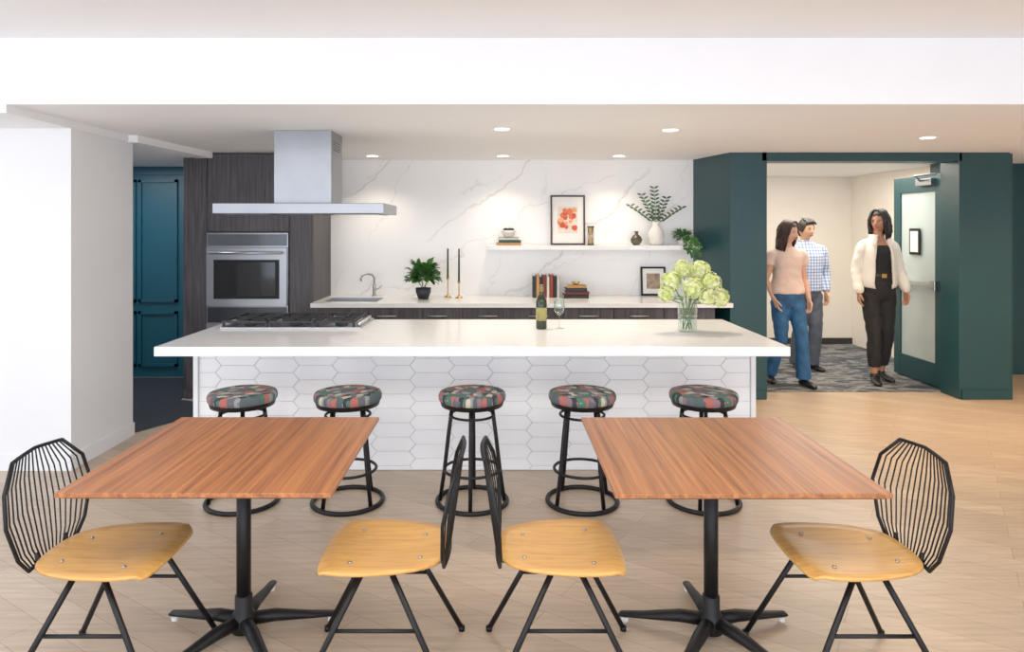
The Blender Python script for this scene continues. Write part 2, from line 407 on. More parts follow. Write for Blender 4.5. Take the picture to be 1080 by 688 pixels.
# ------------------------------------------------------------------ tall cabinet + oven
YF=6.5
tc=empty('tall_oven_cabinet',(0,0,0))
mb=MB()
mb.box((-2.98,YF+.02,0),(-2.76,7.195,2.33)); mb.box((-1.97,YF+.02,0),(-1.75,7.195,2.33)); mb.box((-2.76,YF+.02,1.585),(-1.97,7.195,2.33)); mb.box((-2.76,YF+.02,0),(-1.97,7.195,.43)); mb.box((-2.76,7.1,.43),(-1.97,7.195,1.585))
def panel(x0,x1,z0,z1): mb.box((x0+.003,YF,z0+.003),(x1-.003,YF+.022,z1-.003))
panel(-2.98,-2.755,.1,2.33); panel(-1.975,-1.75,.1,2.33); panel(-2.755,-1.975,1.59,2.33); panel(-2.755,-1.975,.1,.42)
mb.obj('carcass',M['cabwood'],tc,bevel=.002)
ov=empty('built_in_oven',(-2.365,YF,0)); ov.parent=tc
mb=MB(); mb.box((-.385,-.015,.44),(.385,.02,1.58))
mb.box((-.38,-.04,.885),(.38,-.014,1.44)); mb.box((-.38,-.04,.45),(.38,-.014,.72)); mb.obj('steel_fascia',M['steel2'],ov,bevel=.004)
mb=MB(); mb.box((-.375,-.018,1.455),(.375,-.01,1.565)); mb.obj('control_panel',mat('control_glass',(84,88,94),.15),ov)
mb=MB(); mb.box((-.27,-.043,.98),(.27,-.038,1.30)); mb.obj('window',M['blackglass'],ov)
mb=MB(); mb.box((-.31,-.0415,.955),(.31,-.036,1.325)); mb.obj('window_trim',M['black'],ov)
mb=MB(); mb.box((-.375,-.02,.73),(.375,-.012,.875)); mb.obj('lower_panel',mat('dark_steel',(60,62,66),.3,.8),ov)
mb=MB()
for z in (1.39,.68):
    mb.tube([(-.34,-.085,z),(.34,-.085,z)],.012,12)
    for x in (-.32,.32): mb.tube([(x,-.085,z),(x,-.03,z)],.009,8)
mb.obj('handles',M['steel'],ov)
bc=empty('base_cabinet',(0,0,0))
mb=MB(); mb.box((-1.745,6.45,.1),(2.04,7.195,.878),0); mb.box((-1.745,6.5,0),(2.04,7.19,.1),1)
for i in range(8):
    a=-1.745+i*.472
    mb.box((a+.003,6.43,.12),(a+.469,6.452,.70),0); mb.box((a+.003,6.43,.706),(a+.469,6.452,.872),0)
mb.obj('carcass',[M['cabwood'],M['black']],bc)
mb=MB()
for i in range(8):
    cx=-1.745+i*.472+.236
    mb.tube([(cx-.09,6.405,.80),(cx+.09,6.405,.80)],.006); mb.tube([(cx-.08,6.405,.80),(cx-.08,6.432,.8)],.005); mb.tube([(cx+.08,6.405,.80),(cx+.08,6.432,.8)],.005)
mb.obj('handles',M['steel'],bc)
mb=MB()
sx0,sx1,sy0,sy1=-1.68,-1.15,6.55,6.98
for a,b in (((-1.748,6.4),(sx0,7.198)),((sx0,6.4),(sx1,sy0)),((sx0,sy1),(sx1,7.198))):
    mb.box((a[0],a[1],.88),(b[0],b[1],.92))
mb.prism([(sx1,6.4),(2.195,6.4),(2.195,6.495),(2.048,7.198),(sx1,7.198)],.88,.92)
mb.obj('countertop',M['quartz'],bc)
mb=MB()
mb.box((sx0,sy0,.72),(sx1,sy1,.73)); mb.box((sx0,sy0,.72),(sx0+.008,sy1,.915)); mb.box((sx1-.008,sy0,.72),(sx1,sy1,.915)); mb.box((sx0,sy0,.72),(sx1,sy0+.008,.915)); mb.box((sx0,sy1-.008,.72),(sx1,sy1,.915))
mb.obj('sink_basin',M['steel'],bc)
e=empty('kitchen_faucet',(-1.27,7.06,.92))
mb=MB(); mb.lathe([(.026,0),(.026,.012),(.017,.02),(.017,.12),(.014,.13)],seg=20)
mb.tube([(0,0,.12),(0,0,.19),(-.02,-.02,.225),(-.06,-.05,.235),(-.10,-.09,.225),(-.115,-.105,.19),(-.115,-.105,.165)],.011,12)
mb.tube([(.015,0,.07),(.05,0,.085),(.075,0,.11)],.007); mb.obj('body',M['steel'],e)
sbox('floating_shelf',(-.106,6.95,1.40),(2.045,7.199,1.447),M['quartz'],bevel=.003)
SZ=1.447
# ------------------------------------------------------------------ decor
bcol=[mat('book_cover_%d'%i,c,.6) for i,c in enumerate([(34,38,46),(140,48,38),(222,208,182),(52,78,64),(188,140,80),(22,22,24),(108,36,32),(200,196,184)])]
def bookstack(name,loc,sizes,mats):
    mb=MB(); z=0
    for i,(w,d,h) in enumerate(sizes):
        j=(i%2-.5)*.012
        mb.box((-w/2+j,-d/2,z),(w/2+j,d/2,z+.003),mats[i]); mb.box((-w/2+j,-d/2,z+h-.003),(w/2+j,d/2,z+h),mats[i]); mb.box((-w/2+j,-d/2,z),(w/2+j,-d/2+.003,z+h),mats[i])
        mb.box((-w/2+.004+j,-d/2+.002,z+.003),(w/2-.004+j,d/2-.005,z+h-.003),8); z+=h
    return mb.obj(name,bcol+[M['paper']],None,loc)
bookstack('stack_of_books',(.117,7.08,SZ),[(.25,.17,.028),(.23,.16,.024),(.21,.15,.03)],[4,3,7])
mb=MB(); mb.lathe([(.03,0),(.045,.008),(.075,.05),(.08,.07),(.074,.07),(.068,.045),(.03,.016),(.0001,.014)])
for a in range(5): mb.ell((.035*math.cos(a*1.3),.035*math.sin(a*1.3),.075),(.025,.025,.02),mi=1)
mb.obj('decorative_bowl',[M['ivory'],bcol[5]],None,(.11,7.08,SZ+.0825))
e=empty('framed_art_print',(.73,7.15,SZ))
def frame(e,w,h,t,mats,tilt=-.06):
    mb=MB(); d=.02
    mb.box((-w/2,-d,0),(-w/2+t,0,h)); mb.box((w/2-t,-d,0),(w/2,0,h)); mb.box((-w/2+t,-d,0),(w/2-t,0,t)); mb.box((-w/2+t,-d,h-t),(w/2-t,0,h))
    mb.obj('frame',mats[0],e,rot=(tilt,0,0),bevel=.002)
    mb=MB(); mb.box((-w/2+t,-d*.5,t),(w/2-t,-.002,h-t)); mb.obj('mat_board',M['paper'],e,rot=(tilt,0,0))
frame(e,.36,.52,.018,[mat('dark_frame_wood',(58,34,24),.4)])
mb=MB(); mb.box((-.105,-.0104,.12),(.105,-.010,.40),3)
for i in range(20):
    a=random.uniform(-.075,.075); b=random.uniform(.15,.37); r=random.uniform(.020,.036)
    P=[(a+r*math.cos(2*pi*k/10)*random.uniform(.8,1.1),-.0107-.0003*i,b+r*math.sin(2*pi*k/10)*random.uniform(.8,1.1)) for k in range(10)]
    mb.add(P,[tuple(range(10))],i%3)
mb.obj('artwork',[mat('art_coral',(232,120,80),.8),mat('art_red',(214,84,58),.8),mat('art_peach',(242,168,120),.8),mat('art_ground',(240,222,204),.8)],e,rot=(-.06,0,0))
mb=MB()
for z in (0,.185): mb.lathe([(.036,z),(.036,z+.012)],seg=16,sm=False)
mb.lathe([(.025,.012),(.028,.05),(.006,.095),(.028,.14),(.025,.185)],seg=16,mi=1)
for k in range(4): a=k*pi/2+.4; mb.tube([(.032*math.cos(a),.032*math.sin(a),.01),(.032*math.cos(a),.032*math.sin(a),.187)],.003,6)
mb.obj('hourglass',[mat('bronze',(80,62,44),.3,.9),mat('sand',(200,170,120),.5)],None,(.955,7.05,SZ))
mb=MB(); mb.lathe([(.03,0),(.055,.03),(.06,.06),(.04,.095),(.018,.11),(.016,.13),(.024,.145),(.018,.145),(.012,.13),(.0001,.12)]); mb.obj('small_dark_vase',mat('bronze_glaze',(92,84,66),.25,.3,var=.2),None,(1.43,7.08,SZ))
def foliage(mb,c,n,R,L,W,mi=0,up=.4,seed=1):
    rr=random.Random(seed)
    for _ in range(n):
        a=rr.uniform(0,2*pi); el=rr.uniform(-.25,1.0)
        d=Vector((math.cos(a)*math.cos(el),math.sin(a)*math.cos(el),math.sin(el)+up*.3))
        b=Vector(c)+Vector((d.x*R[0],d.y*R[1],d.z*R[2]))*rr.uniform(.3,1)
        mb.leaf(b,d+Vector((rr.uniform(-.5,.5),rr.uniform(-.5,.5),rr.uniform(-.4,.2))),(rr.uniform(-.3,.3),rr.uniform(-.3,.3),1),L*rr.uniform(.7,1.2),W*rr.uniform(.7,1.2),mi)
rr=random.Random(3)
e=empty('vase_of_eucalyptus',(1.63,7.07,SZ))
mb=MB(); mb.lathe([(.045,0),(.075,.03),(.085,.09),(.075,.15),(.04,.19),(.034,.22),(.042,.24),(.034,.24),(.026,.21),(.0001,.2)],seg=28); mb.obj('vase',M['ivory'],e)
mb=MB()
for dx,dz,n in ((-.27,.20,9),(-.16,.31,10),(-.04,.38,11),(.10,.28,9),(.24,.18,9)):
    pts=[]
    for i in range(n):
        t=i/(n-1); pts.append(Vector((dx*t**1.2,(-.06+.03*math.sin(dx*20))*t,.2+dz*t)))
    mb.tube(pts,.003,5,1)
    for i in range(2,n):
        for s in (-1,1): mb.leaf(pts[i],(s*.9+dx*.6,rr.uniform(-.4,.2),.45),(0,-1,.3),.055,.024,0,.1)
mb.obj('branches',[M['leafd'],M['stem']],e)
e=empty('trailing_potted_plant',(1.90,7.05,SZ))
mb=MB(); mb.lathe([(.04,0),(.055,.08),(.05,.08),(.0001,.07)]); mb.obj('pot',M['ivory'],e)
mb=MB(); foliage(mb,(0,-.01,.08),130,(.09,.08,.07),.055,.035,seed=5)
for k in range(5):
    pts=[Vector((-.02+.03*k,-.03,.08)),Vector((-.01+.03*k,-.12,.07)),Vector((.0+.03*k,-.145,-.03)),Vector((.01+.025*k,-.15,-.06-.03*(k%3)))]
    mb.tube(pts,.003,5,1)
    for q in range(12):
        t=q/11*2.99; i=int(t); b=pts[i].lerp(pts[i+1],t-i); mb.leaf(b,(rr.uniform(-1,1),-.4,rr.uniform(-.8,.2)),(0,-1,.5),.045,.032)
mb.obj('foliage',[M['leaf'],M['stem']],e)
e=empty('potted_bushy_plant',(-.74,6.82,.92))
mb=MB(); mb.lathe([(.05,0),(.075,.07),(.078,.11),(.07,.11),(.065,.09),(.0001,.09)]); mb.obj('pot',bcol[0],e)
mb=MB(); foliage(mb,(0,0,.20),420,(.145,.13,.17),.07,.05,seed=9)
for k in range(14): a=k*.9; mb.tube([(0,0,.09),(.07*math.cos(a),.06*math.sin(a),.2),(.11*math.cos(a),.1*math.sin(a),.28)],.003,5,1)
mb.obj('foliage',[M['leaf'],M['stem']],e)
wax=mat('dark_green_wax',(38,62,42),.5)
for x,y,h in ((-.51,7.0,.20),(-.39,6.90,.17)):
    e=empty('candlestick',(x,y,.92))
    mb=MB(); mb.lathe([(.04,0),(.04,.006),(.01,.016),(.006,.04),(.006,h-.03),(.012,h-.02),(.016,h),(.009,h),(.0001,h-.01)]); mb.obj('brass_holder',M['brass'],e)
    mb=MB(); mb.lathe([(.011,h-.01),(.009,.49),(.0001,.50)],seg=12); mb.obj('taper_candle',wax,e)
mb=MB(); x=0
for i,(w,h,m_) in enumerate([(.03,.22,0),(.035,.235,4),(.028,.21,5),(.04,.23,6),(.03,.215,2),(.038,.235,1),(.032,.22,5),(.03,.21,7)]):
    mb.box((x,0,0),(x+w,.005,h),m_); mb.box((x,0,0),(x+.003,.16,h),m_); mb.box((x+w-.003,0,0),(x+w,.16,h),m_); mb.box((x+.003,.004,.004),(x+w-.003,.155,h-.005),8); x+=w+.001
mb.obj('row_of_books',bcol+[M['paper']],None,(.355,6.92,.92))
bookstack('stack_of_books',(.79,6.95,.92),[(.25,.18,.035),(.24,.17,.03),(.22,.16,.035),(.19,.15,.03)],[5,6,0,4])
mb=MB(); mb.lathe([(.02,0),(.045,.03),(.04,.03),(.0001,.01)]); mb.obj('trinket_dish',M['brass'],None,(.79,6.95,1.0505))
e=empty('framed_photo',(1.62,7.15,.92)); frame(e,.26,.30,.02,[M['black']],-.1)
mb=MB(); mb.box((-.07,-.012,.07),(.07,-.010,.23)); mb.obj('photo_print',mat('sepia_print',(150,126,104),.6,var=.3,scale=20),e,rot=(-.1,0,0))
e=empty('wine_bottle',(.304,4.78,.92))
mb=MB(); mb.lathe([(.036,0),(.038,.01),(.038,.19),(.03,.215),(.016,.24),(.0145,.29),(.016,.30),(.015,.305),(.0001,.305)],seg=28); mb.obj('bottle',M['bottle'],e)
mb=MB(); mb.lathe([(.0385,.06),(.0385,.15)],seg=28); mb.obj('label',mat('wine_label',(150,140,84),.7,var=.1,scale=40),e)
mb=MB(); mb.lathe([(.0155,.25),(.0155,.30),(.0165,.307),(.0001,.308)],seg=20); mb.obj('foil',mat('gold_foil',(150,130,80),.35,.8),e)
e=empty('wine_glass',(.43,4.8,.92))
mb=MB(); mb.lathe([(.034,0),(.034,.002),(.006,.008),(.0035,.02),(.0035,.085),(.012,.095),(.034,.12),(.04,.15),(.036,.19),(.032,.21),(.0305,.21),(.0345,.188),(.0385,.15),(.032,.121),(.008,.098),(.0001,.096)],seg=28); mb.obj('glass',M['glass'],e)
e=empty('vase_of_hydrangeas',(1.285,4.65,.92))
mb=MB(); mb.lathe([(.0001,.001),(.055,.001),(.062,.012),(.067,.20),(.064,.20),(.0585,.018),(.0001,.014)],seg=32); mb.obj('glass_vase',M['glass'],e)
mb=MB(); rr=random.Random(11)
H=[(-.11,.0,.34,.068),(.02,-.05,.30,.068),(.15,.0,.33,.072),(.21,-.02,.235,.062),(-.02,.04,.42,.062),(.10,.06,.41,.068),(-.15,-.02,.26,.05),(.11,-.08,.245,.052)]
for i,(hx,hy,hz,r) in enumerate(H):
    a=i*2.4
    mb.tube([(-.03*math.cos(a),-.03*math.sin(a),.02),(hx*.25,hy*.25,.19),(hx*.8,hy*.8,hz-.04)],.004,6,1)
    mb.ell((hx,hy,hz),(r*.8,r*.8,r*.75),12,8,0)
    for _ in range(130):
        d=Vector((rr.gauss(0,1),rr.gauss(0,1),rr.gauss(0,1))).normalized(); c=Vector((hx,hy,hz))+d*r*rr.uniform(.9,1.1)
        a=d.orthogonal().normalized(); b=d.cross(a); ph=rr.uniform(0,2); mi_=rr.choice((0,0,3))
        for k in range(4):
            u=a*math.cos(ph+k*pi/2)+b*math.sin(ph+k*pi/2); w=d.cross(u)
            mb.add([c-d*.004,c+u*.009+w*.006+d*.001,c+u*.016+d*.002,c+u*.009-w*.006+d*.001],[(0,1,2,3)],mi_,False)
for k in range(7):
    a=k*.95; mb.leaf((.05*math.cos(a),.05*math.sin(a),.21),(math.cos(a),math.sin(a),.35),(0,0,1),.10,.05,2)
mb.obj('blooms',[M['hydr'],M['stem'],M['leaf'],mat('hydrangea_cream_petals',(236,234,196),.6)],e)

# ------------------------------------------------------------------ bar stools
def circ(r,z,n=36): return [(r*math.cos(2*pi*k/n),r*math.sin(2*pi*k/n),z) for k in range(n)]
def stool(x,y,rz):
    e=empty('bar_stool',(x,y,0),(0,0,rz))
    mb=MB(); mb.lathe([(.19,.605),(.197,.614),(.199,.636),(.192,.652),(.17,.658),(.0001,.66)],seg=40); mb.obj('padded_seat',M['patch'],e)
    mb=MB(); mb.lathe([(.0001,.578),(.182,.578),(.190,.604),(.190,.606),(.0001,.606)],seg=36)
    mb.tube(circ(.205,.014),.014,8,0,True,ref=(0,0,1)); mb.tube(circ(.165,.20),.009,8,0,True,ref=(0,0,1)); mb.tube(circ(.13,.52),.008,8,0,True,ref=(0,0,1))
    for k in range(4):
        a=k*pi/2; c,s=math.cos(a),math.sin(a)
        mb.tube([(.115*c,.115*s,.59),(.14*c,.14*s,.40),(.163*c,.163*s,.2),(.19*c,.19*s,.012)],.012,8)
    mb.obj('metal_frame',M['black'],e)
for i,px in enumerate((256,367,498,614,742)): stool((px-525)*4.06/724,4.06,.35+.6*i)

# ------------------------------------------------------------------ tables
def table(x,y):
    e=empty('dining_table',(x,y,0)); h=.46
    P=[(-h,-h),(h,-h),(h,h),(-h,h)]
    mb=MB(); mb.prism(P,.725,.742); mb.obj('tabletop',M['table'],e,bevel=.003)
    mb=MB(); q=h-.03; mb.add([(-h+.003,-h+.003,.7255),(h-.003,-h+.003,.7255),(h-.003,h-.003,.7255),(-h+.003,h-.003,.7255),(-q,-q,.712),(q,-q,.712),(q,q,.712),(-q,q,.712)],[(7,6,5,4),(0,1,5,4),(1,2,6,5),(2,3,7,6),(3,0,4,7),(0,3,2,1)]); mb.obj('bevelled_underside',M['tedge'],e)
    mb=MB(); mb.box((-.2,-.2,.702),(.2,.2,.713)); mb.lathe([(.06,.69),(.06,.702)],seg=24,sm=False)
    mb.lathe([(.028,.09),(.028,.70)],seg=28); mb.lathe([(.045,.02),(.048,.05),(.045,.085),(.034,.10),(.034,.16),(.028,.165)],seg=28)
    for k in range(5):
        a=math.radians(90+72*k); c,s=math.cos(a),math.sin(a)
        mb.tube([(.02*c,.02*s,.062),(.12*c,.12*s,.060),(.26*c,.26*s,.038),(.355*c,.355*s,.026),(.365*c,.365*s,.022)],[(.026,.028),(.024,.026),(.014,.021),(.010,.018),(.004,.012)],10,0,ref=(0,0,1))
    mb.obj('pedestal',M['black'],e)
    mb=MB()
    for k in range(5):
        a=math.radians(90+72*k); mb.cyl((.34*math.cos(a),.34*math.sin(a),0),.014,.018,14)
    mb.obj('glides',M['ivory'],e)
table(-1.012,2.735); table(.848,2.73)

# ------------------------------------------------------------------ chairs
def chair(x,y,rz):
    e=empty('dining_chair',(x,y,0),(0,0,rz))
    out=[(.215,-.15),(.215,.15),(.18,.215),(.01,.222),(-.15,.185),(-.232,.11),(-.232,-.11),(-.15,-.185),(.01,-.222),(.18,-.215)]
    P=chaikin(out,2); n=len(P)
    vs=[];fs=[]; SC=[1,.985,.8,.5,.2]
    def zf(s,p): return .462-.014*(1-s*s)-(.012 if (p[0]>.18 and s>.8) else 0)
    for s in SC: vs+=[(p[0]*s,p[1]*s,zf(s,p)-(.003 if s==1 else 0)) for p in P]
    for s in SC: vs+=[(p[0]*s,p[1]*s,zf(s,p)-.012) for p in P]
    m_=len(SC)
    for r in range(m_-1):
        for i in range(n):
            j=(i+1)%n; fs.append((r*n+i,r*n+j,(r+1)*n+j,(r+1)*n+i)); o=m_*n; fs.append((o+r*n+j,o+r*n+i,o+(r+1)*n+i,o+(r+1)*n+j))
    fs.append(tuple((m_-1)*n+i for i in range(n))); fs.append(tuple(m_*n+(m_-1)*n+i for i in range(n))[::-1])
    for i in range(n): j=(i+1)%n; fs.append((j,i,m_*n+i,m_*n+j))
    mb=MB(); mb.add(vs,fs,0,True); mb.obj('plywood_seat',M['seatwood'],e)
    mb=MB()
    for a,b in ((.10,.13),(.10,-.13),(-.14,.09),(-.14,-.09)): mb.lathe([(.008,0),(.007,.003),(.0001,.004)],(a,b,.456),12)
    mb.obj('screws',M['steel'],e)
    mb=MB()
    for s in (-1,1):
        tp=[(.05,s*.165,.438),(-.05,s*.165,.438)]
        ft=[(.27,s*.245,.008),(-.27,s*.245,.008)]
        for a,b in zip(tp,ft): mb.tube([a,b],.0105,10); mb.lathe([(.013,-.008),(.013,.01)],b,10)
        mb.tube([(-.05,s*.165,.440),(.05,s*.165,.440)],.0105,10)
        k=.42; pa=[tp[0][i]+(ft[0][i]-tp[0][i])*k for i in range(3)]; pb=[tp[1][i]+(ft[1][i]-tp[1][i])*k for i in range(3)]
        mb.tube([pa,pb],.007,8)
    mb.tube([(.05,-.165,.436),(.05,.165,.436)],.009,8); mb.tube([(-.05,-.165,.436),(-.05,.165,.436)],.009,8)
    for s in (-1,1): mb.tube([(-.05,s*.08,.436),(-.19,s*.08,.432),(-.228,s*.08,.442),(-.234,s*.08,.48)],.008,8)
    mb.obj('leg_frame',M['black'],e)
    mb=MB()
    KN=[(0,.13),(.16,.185),(.50,.235),(.78,.215),(1,.135)]
    def bp(t,v):
        for (a,wa),(b,wb) in zip(KN,KN[1:]):
            if v<=b+1e-6: w=wa+(wb-wa)*(v-a)/(b-a); break
        yy=t*w; xx=-.238-.055*v+.035*(abs(yy)/.235)**2
        return (xx,yy,.440+.385*v-.012*abs(t)*v)
    nw=17
    for i in range(nw):
        t=-1+2*i/(nw-1)
        mb.tube([bp(t,q[0]) for q in KN],.0068 if abs(t)>.99 else .0030,6)
    mb.tube([bp(-1+2*k/12,1) for k in range(13)],.0068,8); mb.tube([bp(-1+2*k/12,0) for k in range(13)],.0068,8)
    mb.obj('wire_backrest',M['black'],e)
chair(-1.385,2.49,0.0); chair(-.415,2.52,pi); chair(.235,2.52,0.0); chair(1.257,2.49,pi)

# ------------------------------------------------------------------ people
def smoothpath(pts,rad,n=4):
    P=[Vector(p) for p in pts]; out=[];ro=[]
    for i in range(len(P)-1):
        p0=P[max(i-1,0)];p1=P[i];p2=P[i+1];p3=P[min(i+2,len(P)-1)]
        for k in range(n):
            t=k/n; out.append(.5*((2*p1)+(-p0+p2)*t+(2*p0-5*p1+4*p2-p3)*t*t+(-p0+3*p1-3*p2+p3)*t**3))
            ro.append(rad[i]+(rad[i+1]-rad[i])*t)
    out.append(P[-1]); ro.append(rad[-1]); return out,ro
def limb(mb,pts,rad,seg=14,mi=0):
    p,r=smoothpath(pts,rad); mb.tube(p,r,seg,mi)
def head(parent,c,rot,skin,hairm,style,s=1.0,part=1):
    h=empty('head',c,rot,parent); h.scale=(s,s,s)
    mb=MB(); vs=[];fs=[];seg=56;rg=44
    def g(a,s_): return math.exp(-(a*a)/(2*s_*s_))
    for i in range(rg+1):
        th=pi*i/rg
        for k in range(seg):
            a=2*pi*k/seg; d=Vector((math.sin(th)*math.sin(a),-math.sin(th)*math.cos(a),math.cos(th)))
            x,y,z=d.x*.074,d.y*.094,d.z*.118
            if z<0:
                q=(-z/.118); x*=1-.30*q**1.4; y=y*(1-.12*q) if y<0 else y*(1-.55*q)
                if y<0: y-=.006*q
            if y<0:
                f=max(0,-d.y)
                y-= .023*g(x,.0085)*g(z+.022,.013)*f + .012*g(x,.007)*g(z+.002,.016)*f
                y-= .004*g(x,.02)*g(z+.056,.008)*f + .006*g(x,.018)*g(z+.095,.014)*f
                y+= .009*(g(x-.031,.013)+g(x+.031,.013))*g(z-.004,.010)*f
                y-= .004*(g(x-.04,.015)+g(x+.04,.015))*g(z+.035,.018)*f
            vs.append((x,y,z))
    for i in range(rg):
        for k in range(seg):
            k2=(k+1)%seg; fs.append((i*seg+k,(i+1)*seg+k,(i+1)*seg+k2,i*seg+k2))
    mb.add(vs,fs,0,True)
    for sx in (-1,1):
        mb.ell((sx*.073,.008,-.008),(.009,.018,.03),12,8,0,Matrix.Rotation(sx*.25,3,'Z'))
        mb.ell((sx*.030,-.0755,.004),(.0125,.009,.0065),12,8,1); mb.ell((sx*.030,-.0835,.004),(.0058,.003,.0058),10,6,2)
        mb.tube([(sx*.044,-.074,.007),(sx*.036,-.083,.0125),(sx*.026,-.084,.012),(sx*.018,-.081,.005)],.0016,6,4)
        mb.tube([(sx*.014,-.091,.022),(sx*.03,-.091,.028),(sx*.046,-.079,.022)],[.0022,.003,.0015],6,4)
        mb.ell((sx*.009,-.098,-.03),(.006,.008,.005),8,6,0)
    mb.tube([(-.027,-.083,-.050),(-.014,-.0925,-.056),(0,-.0955,-.0575),(.014,-.0925,-.056),(.027,-.083,-.050)],[.0015,.0035,.0032,.0035,.0015],8,3)
    mb.tube([(-.022,-.085,-.055),(-.01,-.093,-.0625),(.01,-.093,-.0625),(.022,-.085,-.055)],[.0015,.0045,.0045,.0015],8,3)
    mb.obj('face',[skin,M['eyew'],M['iris'],M['lip'],hairm],h)
    mb=MB(); vs=[];fs=[];seg=64;rg=40; ok=set()
    for i in range(rg+1):
        th=pi*i/rg
        for k in range(seg):
            a=2*pi*k/seg; d=Vector((math.sin(th)*math.sin(a),-math.sin(th)*math.cos(a),math.cos(th)))
            rip=1+.010*math.sin(a*17+th*5)
            x,y,z=d.x*.080*rip,d.y*.101*rip,d.z*.126*rip
            if z<0: q=-z/.126; x*=1-.2*q; y=y*(1-.35*q)
            vs.append((x,y+.005,z))
            fa=abs((a+pi)%(2*pi)-pi)
            if fa<.75: lim=.070-.012*(fa/.75)
            elif fa<1.25: lim=.058-(.098)*(fa-.75)/.5
            elif fa<1.9: lim=-.04+.02*math.sin((fa-1.25)/.65*pi) if style=='short' else -.05
            else: lim=-.085
            if z>lim: ok.add(i*seg+k)
    for i in range(rg):
        for k in range(seg):
            k2=(k+1)%seg; f=(i*seg+k,(i+1)*seg+k,(i+1)*seg+k2,i*seg+k2)
            if sum(q in ok for q in f)>=3: fs.append(f)
    mb.add(vs,fs,0,True); mb.obj('hair_cap',hairm,h,solid=.009)
    rr=random.Random(int(c[0]*1000)+5)
    mb=MB()
    if style=='short':
        for k in range(70):
            x=rr.uniform(-.055,.06)
            mb.tube([(x*.8-.01,.02,.128),(x*.95,-.04,.122-abs(x)*.25),(x*1.08,-.085+abs(x)*.3,.100-abs(x)*.3),(x*1.15+.006,-.097+abs(x)*.35,.078-abs(x)*.2+rr.uniform(-.006,.006))],[.006,.010,.009,.002],6)
    else:
        Ln=style
        for k in range(130):
            a=rr.uniform(.80,2*pi-.80)
            r=rr.uniform(.93,1.06); sx=math.sin(a); cy=-math.cos(a)
            L_=Ln*rr.uniform(.8,1.05); w=rr.uniform(.004,.010); ph=rr.uniform(0,6)
            top=Vector((.018*part,-.05+.1*rr.random(),.127))
            mid=Vector((.062*sx*r,.078*cy*r-.005,.104)); low=Vector((.083*sx*r,.102*cy*r+.006,.045))
            pts=[top,top.lerp(mid,.6)+Vector((0,0,.008)),mid,low]
            m=9
            for j in range(1,m):
                t=j/(m-1); zz=.045-(L_+.045)*t
                e_=1+.16*math.sin(pi*min(1,t*1.05))
                yy=.102*cy*r*(1-.25*t)+.006+.012*t
                if cy<-.3: yy=max(yy,-.075)
                xx=.083*sx*r*e_
                if cy<-.2: xx=math.copysign(max(abs(xx),.072),sx)
                pts.append(Vector((xx+w*math.sin(ph+t*12),yy+w*math.cos(ph+t*10),zz)))
            mb.tube(pts,[.005,.008,.010,.011]+[.012*(1-.8*(j/(m-1))**2) for j in range(1,m)],6)
    mb.obj('hair_locks',hairm,h)
    return h
def hand(parent,w,d,palmn,skin,side,s=1.0):
    d=Vector(d).normalized(); n=Vector(palmn); n=(n-d*n.dot(d)).normalized(); t=Vector(side); t=(t-d*t.dot(d)-n*t.dot(n)).normalized()
    w=Vector(w); mb=MB()
    mb.tube([w-d*.03*s,w,w+d*.025*s,w+d*.06*s,w+d*.088*s],[(.026*s,.02*s),(.026*s,.019*s),(.036*s,.017*s),(.041*s,.015*s),(.038*s,.012*s)],14,0,ref=t)
    for k,(o,L,r) in enumerate(((.030,.070,.0085),(.010,.078,.0088),(-.011,.073,.0085),(-.030,.057,.0075))):
        b=w+d*.078*s+t*o*s; p=[b]; dd=d; nn=n
        for seg_,an in ((.42,.22+.06*k),(.32,.35),(.26,.30)):
            d2=(dd*math.cos(an)+nn*math.sin(an)).normalized(); nn=(-dd*math.sin(an)+nn*math.cos(an)).normalized(); dd=d2
            p.append(p[-1]+dd*L*seg_*s)
        mb.tube(p,[r*s,r*s*.97,r*s*.88,r*s*.6],10)
    b=w+d*.018*s+t*.024*s
    p=[b,b+(d*.7+t*.75+n*.2)*.034*s,b+(d*.7+t*.75+n*.2)*.034*s+(d*.95+t*.25+n*.35)*.030*s,b+(d*.7+t*.75+n*.2)*.034*s+(d*.95+t*.15+n*.4)*.052*s]
    mb.tube(p,[.013*s,.0115*s,.0095*s,.006*s],10)
    mb.obj('hand',skin,parent,remesh=.0032,smooth=2)
def shoe(parent,an,toe,heel=.0,m=None):
    a=Vector(an); t=Vector((toe[0],toe[1],0)).normalized(); mb=MB()
    b=Vector((a.x,a.y,0))-t*.055
    H=[(0,.028+heel,.026,.026),(.02,.034+heel,.034,.033),(.09,.036+heel*.6,.036,.034),(.16,.030+heel*.15,.042,.028),(.21,.026,.041,.024),(.245,.020,.026,.018),(.255,.018,.012,.012)]
    mb.tube([b+t*q[0]+Vector((0,0,q[1])) for q in H],[(q[3],q[2]) for q in H],16,0,ref=(0,0,1))
    mb.tube([Vector((a.x,a.y,.05+heel)),Vector((a.x,a.y,.085+heel))],[.04,.036],14)
    if heel>0: mb.tube([b+t*.025+Vector((0,0,0)),b+t*.03+Vector((0,0,heel+.03))],[.016,.026],12)
    mb.obj('shoe',m or M['shoe'],parent,remesh=.006,smooth=2)
